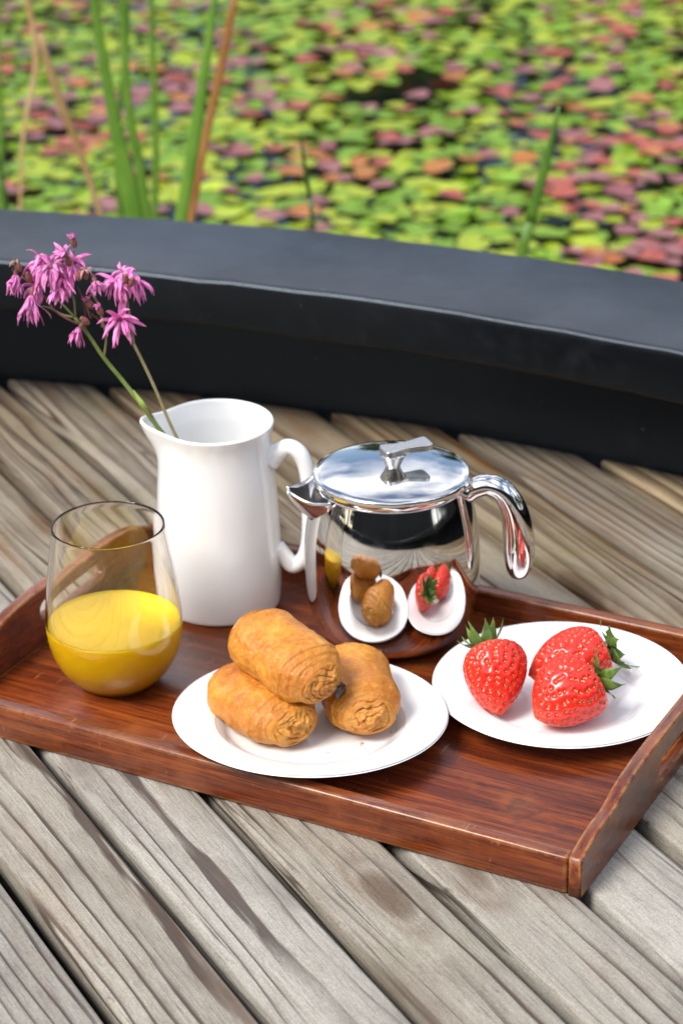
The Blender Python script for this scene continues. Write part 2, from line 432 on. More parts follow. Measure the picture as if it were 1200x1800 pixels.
M['petal'] = leafy('pink_petal', (.84, .19, .58), (.92, .38, .73), .5, .2, 180)
M['petal_dry'] = leafy('withered_petal', (.55, .34, .20), (.62, .30, .42), .6, .3, 200)
M['stem_g'] = leafy('green_stem', (.16, .24, .045), (.25, .32, .075), .45, 0, 120)
M['stem_b'] = leafy('olive_stem', (.20, .18, .075), (.27, .23, .12), .5, 0, 140)
M['stem_r'] = leafy('maroon_stalk', (.12, .035, .04), (.20, .08, .06), .5, 0, 150)
def calyx_m():
    t = NT('striped_calyx'); st = t.at('stripe'); oc = t.coords()
    t.set(Base_Color=t.mix(st, (.14, .016, .034), (.30, .15, .10)), Roughness=.45, Normal=t.bump(st, .3, .0004))
    return t.m
M['calyx'] = calyx_m()

def kerb_m():
    t = NT('black_rubbery_paint'); oc = t.coords('Object')
    e = t.ramp(t.edge(.010), (.02, 0), (.22, 1))
    n1 = t.noise(oc, 5, 5, .6); n2 = t.noise(oc, 55, 4, .6)
    col = t.mix(n1, (.0016, .0022, .0034), (.0026, .0036, .0054))
    dust = t.math('MULTIPLY', t.ramp(n2, (.45, 0), (.7, 1)), t.ramp(t.noise(oc, 11, 4, .6), (.42, 0), (.7, 1)))
    col = t.mix(t.math('MULTIPLY', dust, .18), col, (.045, .050, .060))
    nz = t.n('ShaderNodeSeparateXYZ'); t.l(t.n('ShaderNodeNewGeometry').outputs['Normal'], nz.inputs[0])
    dust_sheen = t.math('MULTIPLY', t.ramp(nz.outputs['Z'], (.6, 0), (.95, 1)), t.ramp(t.noise(t.mapping(oc, (3, 3, 3)), 4.0, 6, .65), (.30, .25), (.68, 1)))
    col = t.mix(t.math('MULTIPLY', dust_sheen, .6), col, (.046, .054, .070))  # dust on upward faces, pale and bluish to paint in the sky's sheen
    wear = t.math('MULTIPLY', e, t.ramp(t.noise(oc, 26, 5, .7), (.36, .15), (.62, 1)))
    col = t.mix(t.math('MULTIPLY', wear, .5), col, (.16, .165, .175))
    spk = t.ramp(t.noise(oc, 130, 2, .5), (.76, 0), (.80, 1))
    col = t.mix(t.math('MULTIPLY', spk, .5), col, (.30, .30, .31))
    t.set(Base_Color=col, Roughness=t.math('MULTIPLY_ADD', n2, .12, .25), Normal=t.bump(t.math('ADD', t.math('MULTIPLY', n1, 2.0), t.math('MULTIPLY', n2, .3)), .15, .004))
    t.b.inputs['Specular IOR Level'].default_value = .45; t.b.inputs['Specular Tint'].default_value = (.72, .85, 1.0, 1)
    return t.m
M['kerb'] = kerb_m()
def water_m():
    t = NT('dark_pond_water'); oc = t.coords()
    t.set(Base_Color=(.004, .006, .004, 1), Roughness=.04, IOR=1.33, Normal=t.bump(t.noise(oc, 9, 3, .5), .05, .01))
    return t.m
M['water'] = water_m()
M['pad_green'] = leafy('lily_pad_green', (.145, .31, .009), (.26, .44, .016), .38, .18, 22)
M['pad_lime'] = leafy('lily_pad_lime', (.33, .47, .016), (.46, .52, .03), .4, .18, 22)
M['pad_red'] = leafy('lily_pad_red', (.40, .058, .045), (.50, .15, .10), .4, .15, 22)
M['pad_pink'] = leafy('lily_pad_plum', (.28, .085, .10), (.40, .18, .18), .4, .15, 22)
M['pad_orange'] = leafy('lily_pad_orange', (.48, .13, .03), (.50, .25, .07), .4, .15, 22)
M['reed_green'] = leafy('reed_green', (.10, .24, .030), (.20, .36, .05), .45, .25, 14)
M['reed_dark'] = leafy('reed_dark_green', (.045, .10, .022), (.09, .17, .03), .45, .2, 14)
M['reed_tan'] = leafy('reed_tan', (.42, .25, .10), (.55, .40, .22), .55, .2, 14)
M['reed_brown'] = leafy('reed_brown', (.30, .115, .030), (.42, .20, .06), .55, .15, 14)
M['ground'] = leafy('meadow_soil', (.045, .06, .02), (.08, .10, .03), .9, 0, 3)
M['bark'] = plain('tree_bark', (.06, .045, .035), .9)
M['crown'] = leafy('tree_foliage', (.018, .035, .010), (.045, .075, .02), .6, .15, 2)
M['cladding'] = plain('dark_stained_cladding', (.020, .018, .017), .6, .4, 9)
M['roofing'] = plain('dark_roofing', (.03, .03, .032), .7, .3, 9)
M['subfloor'] = plain('dark_joist_timber', (.035, .026, .018), .9, .3, 20)

# ================================================================== SETTING
# ground with a pond hollow
gx = np.linspace(-1, 1, 81)
gxx = np.sign(gx) * (np.abs(gx) ** 2.2) * 300
gv, gf = [], []
for j, yv in enumerate(gxx):
    for i, xv in enumerate(gxx):
        Y = yv + 8; d = math.hypot(xv / 13.0, (Y - 8.5) / 11.0)
        z = -1.0 + 1.0 * sm(.94, 1.10, d) + (.5 * sm(1.1, 3, d))
        gv.append((xv, Y, z - .06))
for j in range(80):
    for i in range(80): a = j * 81 + i; gf.append((a, a + 1, a + 82, a + 81))
tag(link('ground', mesh('ground', gv, gf), M['ground']), kind='structure')
wv, wf = lathe([(0, 0), (1, 0)], 64)
o = link('pond_water', mesh('pond_water', [(x * 14.0, y * 12.0, 0) for x, y, z in wv], [tuple(reversed(q)) for q in wf]), M['water'], loc=(0, 8.5, -.35))
tag(o, kind='structure')

# deck: a round platform of boards laid side by side
CC = Vector((-.715, .25, 0)); RB = 1.825
BA = .48892; BN = Vector((math.cos(BA), math.sin(BA), 0)); BD = Vector((-math.sin(BA), math.cos(BA), 0))
PITCHB, GAP, TH = .0737, .0090, .030
deck = empty('deck', (CC.x, CC.y, 0)); tag(deck, kind='structure')
s0 = BN.dot(CC)
ks = range(math.ceil((s0 - RB + .04 - .3806) / PITCHB), math.floor((s0 + RB - .04 - .3806) / PITCHB) + 1)
def board(name, width, xa0, xa1, xb0, xb1):
    """rounded-arris plank; ends cut to the circle: xa at the -y edge, xb at the +y edge"""
    hw, r = width / 2, .0030
    sec = [(-hw, -TH), (-hw, -r), (-hw + r * .3, -r * .3), (-hw + r, 0), (-hw * .33, .0004), (hw * .33, .0004), (hw - r, 0), (hw - r * .3, -r * .3), (hw, -r), (hw, -TH)]
    n = 30; v, f = [], []
    m = len(sec)
    for i in range(n + 1):
        for (y, z) in sec:
            q = (y + hw) / width; a = xa0 + (xb0 - xa0) * q; b = xa1 + (xb1 - xa1) * q
            x = a + (b - a) * i / n
            dz = (.0012 * mnoise.noise(Vector((x * 1.3, y * 9, rs)))) if z > -.02 else 0
            dy = .0011 * mnoise.noise(Vector((x * 2.2, rs, y * 3)))
            v.append((x, y + dy, z + dz))
    for i in range(n):
        for k in range(m):
            k2 = (k + 1) % m
            f.append((i * m + k, (i + 1) * m + k, (i + 1) * m + k2, i * m + k2))
    f.append(tuple(range(m))); f.append(tuple(reversed(range(n * m, n * m + m))))
    me = mesh(name, v, f, True)
    return me
for k in ks:
    rs = k * 3.71
    off = .3806 + (k + .5) * PITCHB - s0
    w = PITCHB - GAP + rnd.uniform(-.0012, .0012)
    ya, yb = off - w / 2, off + w / 2
    if max(abs(ya), abs(yb)) > RB - .01: continue
    ca, cb = math.sqrt(RB ** 2 - ya ** 2), math.sqrt(RB ** 2 - yb ** 2)
    b = link('board', board('board', w, -ca, ca, -cb, cb), M['deck'], deck)
    # local x runs along the plank, local y across (towards +BN)
    b.location = BN * off + Vector((0, 0, rnd.uniform(-.0008, .0008)))
    b.rotation_euler = (0, 0, BA - math.pi / 2)
v, f = lathe([(0, -.034), (1.80, -.034), (1.80, -.12), (0, -.12)], 64)
sv, sf = lathe([(0, -.10), (1.82, -.10)], 64)
link('underlay', mesh('underlay', sv, [tuple(reversed(q)) for q in sf]), M['subfloor'], deck)

# the black curved kerb between deck and pond
def arc(prof, a0, a1, n):
    v, f = [], []; m = len(prof)
    for i in range(n + 1):
        th = a0 + (a1 - a0) * i / n; c, s = math.cos(th), math.sin(th)
        for (r, z) in prof:
            dn = .0022 * mnoise.noise(Vector((th * 9, r * 7, z * 9))) + .0012 * mnoise.noise(Vector((th * 37, r * 20, z * 30)))
            v.append(((r + dn) * c, (r + dn) * s, z + dn))
    for i in range(n):
        for k in range(m):
            k2 = (k + 1) % m; f.append((i * m + k, i * m + k2, (i + 1) * m + k2, (i + 1) * m + k))
    f.append(tuple(reversed(range(m)))); f.append(tuple(range(n * m, n * m + m)))
    return v, f
def roundcorner(pts, r, seg=4):
    out = []
    n = len(pts)
    for i in range(n):
        p, a, b = (np.array(pts[j % n], float) for j in (i, i - 1, i + 1))
        da, db = a - p, b - p; la, lb = np.linalg.norm(da), np.linalg.norm(db); rr = min(r, la * .4, lb * .4)
        A, B = p + da / la * rr, p + db / lb * rr
        for k in range(seg + 1):
            t = k / seg; out.append(tuple((1 - t) ** 2 * A + 2 * t * (1 - t) * p + t * t * B))
    return out
kr = empty('pond_kerb', (CC.x, CC.y, 0)); kr['label'] = 'long curved black kerb with wide flat top between the deck and the pond'; kr['category'] = 'kerb'
cop = roundcorner([(1.757, .140), (1.904, .142), (1.904, .086), (1.759, .094)], .006, 4)
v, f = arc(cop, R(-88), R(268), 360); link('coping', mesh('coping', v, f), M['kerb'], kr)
wal = roundcorner([(1.829, .090), (1.890, .090), (1.890, -.8), (1.829, -.8)], .003, 2)
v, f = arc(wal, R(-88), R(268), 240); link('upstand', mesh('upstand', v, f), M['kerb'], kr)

# lily pads
def pad_mesh(name, seed, mat, cup, wav):
    g = random.Random(seed); n = 18; v, f = [(0, 0, -cup * .6)], []
    notch = g.uniform(.06, .16)
    for ring, rr in ((1, .55), (2, 1.0)):
        for k in range(n):
            th = notch + (2 * math.pi - 2 * notch) * k / (n - 1)
            r = rr * (1 + .05 * math.sin(3 * th + seed) + g.uniform(-.03, .03))
            if rr == 1.0 and k in (0, n - 1): r *= .86
            v.append((r * math.cos(th), r * math.sin(th) * .92, cup * rr * rr + wav * rr * math.sin(2 * th + seed * 1.7) - cup * .6 + g.uniform(-.01, .01)))
    for k in range(n - 1):
        f.append((0, 1 + k, 2 + k)); f.append((1 + k, 1 + n + k, 2 + n + k, 2 + k))
    return mesh(name, v, f)
PADC = [('green', .52), ('lime', .20), ('pink', .13), ('red', .095), ('orange', .055)]
PM = {}
for c, _ in PADC:
    PM[c] = []
    for q in range(3):
        me = pad_mesh('lily_pad_' + c, q * 5 + len(c), None, (.10 if c in ('green', 'lime') else .13), (.07 if c in ('green', 'lime') else .10))
        me.materials.append(M['pad_' + c]); PM[c].append(me)
pr = random.Random(21); pads = []
Yp = 2.05
cells = {}
def clear_of(x, y, r):
    i, j = int(x // .06), int(y // .06)
    for a in range(i - 2, i + 3):
        for b in range(j - 2, j + 3):
            for (X, Y2, r2) in cells.get((a, b), ()):
                if math.hypot(X - x, Y2 - y) < (r + r2) * .70: return False
    return True
def in_view(x, y, m=0):
    d = FW.dot(Vector((x, y, -.35)) - C0); u = x / d * FPX; vv = UP.dot(Vector((x, y, -.35)) - C0) / d * FPX
    return abs(u) < 600 + m and -900 - m < vv < 900 + m
tries = 0
while tries < 210000:
    tries += 1
    wide = tries > 110000          # beyond the part in view: the mat thins out towards the open water
    y = 2.2 + (8.0 - 2.2) * (pr.random() ** 1.15); x = pr.uniform(-.36, .36) * (y + 1.0)
    if wide:
        y = pr.uniform(.2, 13.5); x = pr.uniform(-7.5, 7.5)
        if in_view(x, y, 60) or math.hypot(x * .95, y - 5.2) > 7.0 + 1.6 * mnoise.noise(Vector((x * .35, y * .35, 5))): continue
    if math.hypot(x - CC.x, y - CC.y) < 1.98 or not (((x) / 13) ** 2 + ((y - 8.5) / 11) ** 2 < .84): continue
    hole = mnoise.noise(Vector((x * 4.1, y * 2.4, 3.3))) + .5 * mnoise.noise(Vector((x * 9.5, y * 6.1, 9.1)))
    if hole > .72: continue
    r = pr.uniform(.016, .031) * (1.5 if wide else 1)
    if not clear_of(x, y, r): continue
    cells.setdefault((int(x // .06), int(y // .06)), []).append((x, y, r))
    patch = mnoise.noise(Vector((x * 3.4 + 7, y * 2.2, 0)))
    u = pr.random()
    red = .22 + .42 * patch
    if u < red: c = pr.choices(('pink', 'red', 'orange'), (.50, .33, .17))[0]
    else: c = 'green' if pr.random() < .56 else 'lime'
    tl = R(7) if c in ('green', 'lime') else R(9)
    pads.append((x, y, -.345 + pr.uniform(0, .009) + (.006 if c not in ('green', 'lime') else 0), r, pr.uniform(0, 6.28), pr.gauss(0, tl * .6), pr.gauss(0, tl * .6), c, pr.randrange(3)))
vis = sorted((p for p in pads if in_view(p[0], p[1], 8) and math.hypot(p[0] - CC.x, p[1] - CC.y) > 2.3), key=lambda p: -p[3] / p[1] ** 1.3)
near = vis[:300]; nset = set(id(p) for p in near)
LB = {'green': 'green round lily pad floating on the near pond', 'lime': 'yellowish green lily pad floating on the near pond',
      'pink': 'dusky plum lily pad floating on the near pond', 'red': 'red lily pad floating on the near pond', 'orange': 'orange brown lily pad floating on the near pond'}
for p in near:
    x, y, z, r, a, tx, ty, c, q = p
    o = bpy.data.objects.new('lily_pad', PM[c][q]); COL.objects.link(o)
    o.location = (x, y, z); o.rotation_euler = (tx, ty, a); o.scale = (r, r, r)
    tag(o, LB[c], 'lily pad', c + ' lily pads near the kerb')
far = MB(); names = [c for c, _ in PADC]
for p in pads:
    if id(p) in nset: continue
    x, y, z, r, a, tx, ty, c, q = p
    mt = Matrix.Translation((x, y, z)) @ Matrix.Rotation(a, 4, 'Z') @ Matrix.Rotation(ty, 4, 'Y') @ Matrix.Rotation(tx, 4, 'X') @ Matrix.Scale(r, 4)
    me = PM[c][q]
    far.add([mt @ vv.co for vv in me.vertices], [tuple(pp.vertices) for pp in me.polygons], names.index(c))
o = far.build('lily_pad_mat', [M['pad_' + c] for c in names])
tag(o, 'dense mat of green and red lily pads covering the pond further out', 'lily pads', kind='stuff')

# reeds
def blade(pts, Y, w, flat=.16, name='blade', mat='reed_green', parent=None, lean=.0, n=16):
    """pts: photo points from the kerb line up; the foot is carried on down to the water"""
    P = [py(x, y, Y + lean * i) for i, (x, y) in enumerate(pts)]
    d = (P[0] - P[1]).normalized(); L = (P[0].z + .42) / max(.2, -d.z)
    P = [P[0] + d * min(L, .9)] + P
    w = [q * .72 for q in w]; ws = [w[0]] + list(w)
    rows = [(*p, q / 2, q / 2 * flat) for p, q in zip(P, ws)]
    v, f = sweep(rows, n, 8, ref=(.25, 1, 0))
    return link(name, mesh(name, v, f), M[mat], parent)
px = .00078        # metres per photo pixel at the reeds
def reed(name, label, mat, blades, Y, cat='reed'):
    if len(blades) == 1:
        o = blade(*blades[0], name=name, mat=mat); return tag(o, label, cat)
    e = empty(name, py(blades[0][0][0][0], 380, Y)); tag(e, label, cat)
    bpy.context.view_layer.update()
    for b in blades:
        o = blade(*b, name='blade', mat=mat, parent=e); o.matrix_parent_inverse = Matrix.Translation(e.location).inverted()
    return e
reed('reed_clump', 'clump of broad green reed blades standing behind the black kerb', 'reed_green', [
    ([(236, 380), (218, 290), (197, 190), (168, 20), (160, -60)], 2.75, [.034, .030, .021, .015, .008]),
    ([(258, 378), (245, 290), (225, 180), (216, 20), (212, -70)], 2.80, [.018, .018, .015, .012, .006]),
    ([(272, 378), (274, 250), (268, 90), (266, -60)], 2.86, [.013, .013, .011, .006]),
    ([(212, 376), (205, 240), (222, 90), (226, -50)], 2.92, [.012, .011, .009, .006])], 2.8)
reed('reed', 'tall single green reed blade leaning right next to the brown stalk', 'reed_green', [([(318, 384), (338, 270), (356, 150), (382, -40)], 2.7, [.022, .022, .018, .008])], 2.7)
reed('dry_reed', 'orange brown dry reed stalk leaning right behind the black kerb', 'reed_brown', [([(336, 386), (360, 250), (384, 140), (418, -30)], 2.66, [.012, .013, .014, .011])], 2.66)
reed('dry_reed', 'pale tan broken reed leaning left with a frayed tip', 'reed_tan', [([(176, 372), (140, 265), (100, 160), (70, 58)], 2.85, [.013, .014, .017, .012])], 2.85)
reed('dry_reed', 'thin yellowish bent reed near the left edge of the pond', 'reed_tan', [([(36, 362), (42, 230), (64, 100), (42, -30)], 3.0, [.007, .008, .011, .012])], 3.0)
reed('reed', 'short dark reed stub at the left end of the kerb', 'reed_dark', [([(12, 362), (6, 320), (-3, 278), (-12, 240)], 2.6, [.008, .008, .007, .004])], 2.6)
reed('reed', 'faint grey green reed blade at the far left edge', 'reed_green', [([(2, 366), (2, 220), (-4, 60), (2, -60)], 3.1, [.012, .012, .010, .006])], 3.1)
reed('reed', 'thin dark green sprig standing alone near the middle of the kerb', 'reed_dark', [([(551, 408), (545, 350), (534, 285), (528, 232)], 2.5, [.008, .0075, .006, .002])], 2.5)
reed('reed', 'single bright green pointed blade standing alone on the right', 'reed_green', [([(914, 455), (932, 385), (958, 290), (982, 186)], 2.35, [.015, .0155, .0125, .003])], 2.35)

# trees beyond the pond and a dark cabin added behind to darken the teapot, both mirrored there
def tree_meshes(seed, H):
    g = random.Random(seed)
    t = MB(); v, f = sweep([(0, 0, -.4, .22, .22), (.1, 0, H * .3, .16, .16), (0, .1, H * .7, .09, .09), (0, 0, H * .95, .03, .03)], 10, 8); t.add(v, f)
    for k in range(7):
        a = g.uniform(0, 6.28); z0 = H * g.uniform(.3, .7); L = H * g.uniform(.18, .3)
        v, f = sweep([(0, 0, z0, .07, .07), (math.cos(a) * L * .5, math.sin(a) * L * .5, z0 + L * .35, .05, .05), (math.cos(a) * L, math.sin(a) * L, z0 + L * .8, .02, .02)], 6, 6); t.add(v, f)
    c = MB(); cl = []
    for k in range(26):
        a = g.uniform(0, 6.28); h = g.uniform(.16, .98); rad = H * .30 * math.sin(math.pi * min(1, (h * .9 + .12))) * g.uniform(.3, 1)
        cl.append((Vector((math.cos(a) * rad, math.sin(a) * rad, H * h)), H * g.uniform(.08, .15)))
    for p, s in cl:
        for k in range(120):
            d = Vector((g.gauss(0, 1), g.gauss(0, 1), g.gauss(0, .8))).normalized() * s * g.uniform(.5, 1.05)
            q = p + d; e1 = Vector((g.gauss(0, 1), g.gauss(0, 1), g.gauss(0, 1))).normalized(); e2 = e1.orthogonal().normalized(); sz = g.uniform(.10, .22)
            c.add([q - e1 * sz, q + e2 * sz * .5, q + e1 * sz, q - e2 * sz * .5], [(0, 1, 2, 3)])
    return mesh('trunk', t.v, t.f), mesh('crown', c.v, c.f, False)
TM = [tree_meshes(s, 5.5) for s in (3, 8)]
tr = random.Random(5)
for i in range(36):
    a = R(-180 + i * 10 + tr.uniform(-2, 2)); d = tr.uniform(16.5, 19.5)
    e = empty('tree', (math.sin(a) * d, 3 + math.cos(a) * d, .1), (0, 0, tr.uniform(0, 6))); s = tr.uniform(.85, 1.15); e.scale = (1.25 * s, 1.25 * s, s)
    tag(e, 'dark leafy tree on the bank, seen only mirrored in the teapot', 'tree', 'trees round the pond')
    link('trunk', TM[i % 2][0], M['bark'], e); link('crown', TM[i % 2][1], M['crown'], e)
cb = empty('backdrop', (0, -3.6, 0)); tag(cb, 'dark timber cabin added behind the viewer to darken the teapot reflection', 'backdrop')
link('wall', box_bm(-8, 8, -3, 0, -.6, 2.5, .02), M['cladding'], cb)
rf = roundcorner([(-3.6, 2.52), (.4, 2.52), (.4, 2.62), (-1.5, 3.4)], .02, 1)
rv = [(x, y, z) for x in (-8.4, 8.4) for y, z in rf]; nn = len(rf)
link('roof', mesh('roof', rv, [tuple(range(nn)), tuple(reversed(range(nn, 2 * nn)))] + [(i, nn + i, nn + (i + 1) % nn, (i + 1) % nn) for i in range(nn)], False), M['roofing'], cb)
link('door', box_bm(-.5, .5, .004, .06, -.5, 1.9, .01), M['roofing'], cb)

# ================================================================== TRAY
UT = Vector((.87982, -.47531, 0)); US = Vector((.47531, .87982, 0)); TA = math.atan2(UT.y, UT.x)
T0, T1, S0, S1 = -.9045, -.4320, 1.0913, 1.3970
tc_, sc_ = (T0 + T1) / 2, (S0 + S1) / 2
tray = empty('serving_tray', UT * tc_ + US * sc_, (0, 0, TA))
tag(tray, 'worn red brown wooden serving tray with raised ends and handle slots on the deck', 'tray')
def lx(t): return t - tc_
def ly(s): return s - sc_
FLZ = .010
PT = .0090
link('base_panel', box_bm(lx(T0) + PT, lx(T1) - PT, ly(S0) + .011, ly(S1) - .011, .0035, FLZ, .0004, 1), M['tray_x'], tray)
for nm, y0, y1, h in (('front_rail', ly(S0), ly(S0) + .0105, .0268), ('back_rail', ly(S1) - .0105, ly(S1), .0275)):
    link(nm, box_bm(lx(T0) + PT + .0002, lx(T1) - PT - .0002, y0, y1, .0005, h, .0022, 3), M['tray_x'], tray)
def end_panel(hs, slot, top):
    L = S1 - S0; pts = [(0.0, .0003)]
    half = [(0, hs), (.004, hs + .0012), (.014, hs + .004), (.030, hs + .0065), (.050, top * .80), (.066, top * .91), (.080, top * .965), (.098, top), (.125, top + .0006)]
    up = [p.tolist() for p in smooth_path(half, 26)]
    pts = [(a, b) for a, b in up]; pts += [(L - a, b) for a, b in reversed(up)]
    pts = [(L, .0003)] + list(reversed(pts)) + [(0, .0003)]
    x0, x1, z0, z1 = slot; r = (z1 - z0) / 2; hole = []
    for k in range(13):
        a = math.pi / 2 + math.pi * k / 12; hole.append((x0 + r + r * math.cos(a), (z0 + z1) / 2 + r * math.sin(a)))
    for k in range(13):
        a = -math.pi / 2 + math.pi * k / 12; hole.append((x1 - r + r * math.cos(a), (z0 + z1) / 2 + r * math.sin(a)))
    me = plate_mesh([pts, hole], PT, .0014)
    # XY outline -> (s, z), thickness along t
    me.transform(Matrix(((0, 0, 1, 0), (1, 0, 0, 0), (0, 1, 0, 0), (0, 0, 0, 1))))
    return me
me = end_panel(.0272, (.128, .200, .0115, .0265), .0425)
o = link('end_panel', me, M['tray_y'], tray, loc=(lx(T1) - PT / 2, ly(S0), 0)); o['label'] = 'right raised end with a handle slot'
me = end_panel(.0278, (.112, .194, .029, .0420), .0525)
o = link('end_panel', me, M['tray_y'], tray, loc=(lx(T0) + PT / 2, ly(S0), 0)); o['label'] = 'left raised end with a handle slot'

# ================================================================== PLATES
def plate_me(Rr, H=.0165):
    s = Rr / .09
    p = [(0, .0035), (.035, .0034), (.0480, .0036), (.0540, .0046), (.0585, .0078), (.0620, .0102), (.0660, .0118), (.0885, H - .0004), (.0895, H), (.0900, H - .0007),
         (.0893, H - .0016), (.0665, .0100), (.0630, .0084), (.0590, .0046), (.0550, .0020), (.0520, .0006), (.0505, .0), (.0490, .0006), (.0475, .0016), (0, .0016)]
    q = [p[0]]
    sp = smooth_path(p[1:-1], 90)
    q += [(max(a, .001) * s, b) for a, b in sp] + [(0, .0016)]
    v, f = lathe(q, 128); return mesh('plate', v, [tuple(reversed(x)) for x in f])
P1 = Vector((-.0229, 1.3430, FLZ + .0046)); N1 = Vector((.0218, .0572, 1)).normalized(); Q1 = Vector((0, 0, 1)).rotation_difference(N1)
o = link('plate', plate_me(.09), M['china'], loc=P1 - N1 * .0165 + Vector((0, 0, .0165))); o.rotation_mode = 'QUATERNION'; o.rotation_quaternion = Q1; tag(o, 'round white china plate holding three golden pastry rolls', 'plate')
P2 = Vector((.1470, 1.3850, FLZ + .0004))
o = link('plate', plate_me(.0865), M['china'], loc=P2)
tag(o, 'round white china plate holding three strawberries', 'plate')

# ================================================================== GLASS OF JUICE
GB = Vector((-.1575, 1.4254, FLZ + .0003))
gl = empty('tumbler', GB); tag(gl, 'stemless glass tumbler half full of orange juice at left of the tray', 'glass')
outer = [(.0215, .0), (.0235, .0009), (.0300, .0062), (.0375, .0145), (.0432, .0255), (.0462, .0380), (.0470, .0480), (.0463, .0600), (.0448, .0740), (.0427, .0900), (.0404, .1060), (.0383, .1198)]
O = [(a, b) for a, b in smooth_path(outer, 46)]
rim = [(.0382, .1209), (.0377, .1214), (.0372, .1211), (.0369, .1203)]
inner = [(max(a - .0014 - .0018 * sm(.03, .0, b), .0005), b if b > .02 else b) for a, b in O if b > .006]
In = [(a, max(b, .0078)) for a, b in inner][::-1]
prof = [(0, .0006), (.016, .0005)] + O + rim + In + [(.018, .0072), (0, .0066)]
v, f = lathe(prof, 120); link('bowl', mesh('bowl', v, f), M['glass'], gl)
JZ = .0485
jp = [(0, .0064), (.018, .0070)] + [(a + .0004, b) for a, b in In[::-1] if b < JZ - .0005]
rr_ = jp[-1][0]
jp += [(rr_ + .0001, JZ + .0002), (rr_ - .0008, JZ - .0003), (rr_ - .003, JZ - .0007), (rr_ * .5, JZ - .0009), (0, JZ - .0009)]
v, f = lathe(jp, 120); o = link('juice', mesh('juice', v, f), M['juice'], gl)

# ================================================================== JUG
JB = Vector((-.0901, 1.5461, FLZ + .0003))
jug = empty('milk_jug', JB); tag(jug, 'tall white china jug with loop handle holding pink flowers', 'jug')
JH = .1445
jo = [(.0405, .0), (.0428, .0012), (.0440, .0050), (.0452, .0200), (.0455, .0330), (.0450, .0600), (.0437, .0880), (.0422, .1080), (.0411, .1210), (.0408, .1290), (.0413, .1360), (.0424, .1415), (.0430, .1440)]
jo = [tuple(p) for p in smooth_path(jo, 60)]
ji = [(.0420, .1452), (.0408, .1450), (.0396, .1425), (.0380, .1340), (.0376, .1260), (.0388, .1000), (.0412, .0600), (.0414, .0250), (.0390, .0080), (.0300, .0045)]
ji = [tuple(p) for p in smooth_path(ji, 50)]
prof = [(0, .0015), (.036, .0012)] + jo + ji + [(0, .0042)]
SP = math.pi + .03
def jugfn(th, r, z, i):
    d = (th - SP + math.pi) % (2 * math.pi) - math.pi
    k = sm(.108, .146, z) ** 1.5
    g = math.exp(-(d / .34) ** 2); pin = math.exp(-((abs(d) - .75) / .35) ** 2)
    r2 = r + k * (.0105 * g - .0012 * pin)
    z2 = z + .0030 * g * sm(.135, .145, z)
    return (r2 * math.cos(th), r2 * math.sin(th), z2)
v, f = lathe(prof, 160, jugfn); link('body', mesh('body', v, f), M['jug'], jug)
hd = Vector((1, -.16, 0)).normalized()
def hp(r, z): return tuple(hd * r + Vector((0, 0, z)))
pts = [(*hp(.0395, .1175), .0080, .0090), (*hp(.0455, .1225), .0062, .0072), (*hp(.0540, .1272), .0052, .0062), (*hp(.0625, .1215), .0052, .0062), (*hp(.0672, .1060), .0052, .0064), (*hp(.0680, .0820), .0052, .0064),
       (*hp(.0672, .0560), .0052, .0064), (*hp(.0630, .0400), .0052, .0062), (*hp(.0550, .0330), .0052, .0062), (*hp(.0490, .0390), .0054, .0064), (*hp(.0425, .0470), .0056, .0066)]
pts = [(*p[:3], p[3] * 1.14, p[4] * 1.14) for p in pts]
v, f = sweep(pts, 60, 20, ref=(.16, 1, 0)); link('handle', mesh('handle', v, f), M['jug'], jug)

# ================================================================== TEAPOT
TB = Vector((.0353, 1.4863, FLZ + .0003))
pot = empty('teapot', TB); pot.scale = (1, 1, 1.05); tag(pot, 'polished steel teapot with flat lid mirroring the breakfast on the tray', 'teapot')
bo = [(.0300, .0002), (.0370, .0010), (.0450, .0048), (.0515, .0105), (.0568, .0190), (.0600, .0295), (.0616, .0410), (.0622, .0524), (.0621, .0648), (.0616, .0743), (.0608, .0819), (.0595, .0895), (.0578, .0971), (.0558, .1048), (.0535, .1124), (.0525, .1158)]
bo = [tuple(p) for p in smooth_path(bo, 70)]
prof = [(0, .0008)] + bo + [(.0526, .1166), (.0518, .1162), (.0522, .1120), (.055, .1000)]
v, f = lathe(prof, 160); link('body', mesh('body', v, f), M['steel'], pot)
lid = lathe([(.0490, .1140), (.0530, .1172), (.0544, .1182), (.0547, .1190), (.0547, .1226), (.0543, .1234), (.0535, .1238), (.0490, .1246), (.0400, .1259), (.0280, .1271), (.0140, .1278), (0, .1280)], 160)
ld = link('lid', mesh('lid', lid[0], lid[1]), M['steel'], pot)
# knob: small cone carrying a flat waisted paddle
KN = lathe([(.0048, .1276), (.0052, .1284), (.0066, .1315), (.0096, .1369), (.0097, .1371), (0, .1371)], 40)
kd = Vector((.94, .36, 0)).normalized(); ka = math.atan2(kd.y, kd.x)
out = []
for k in range(64):
    th = 2 * math.pi * k / 64; x = .0205 * math.cos(th); x = math.copysign(.0180 * abs(math.cos(th)) ** .6, math.cos(th))
    w = .0056 + .0056 * (abs(x) / .0180) ** 1.6
    y = w * math.copysign(abs(math.sin(th)) ** .42, math.sin(th))
    out.append((x + .0100, y))
kme = plate_mesh([out], .0048, .0010); kme.transform(Matrix.Translation((0, 0, .1392)))
# the paddle rises a little towards its free end
for vv in kme.vertices: vv.co.z += .025 * max(0, vv.co.x)
kme.polygons.foreach_set('use_smooth', [False] * len(kme.polygons))
kb = link('knob', kme, M['brushed'], ld, rot=(0, 0, ka), loc=(.001, -.002, 0))
o = link('knob_stem', mesh('knob_stem', *KN), M['brushed'], ld, loc=(.001, -.002, 0))
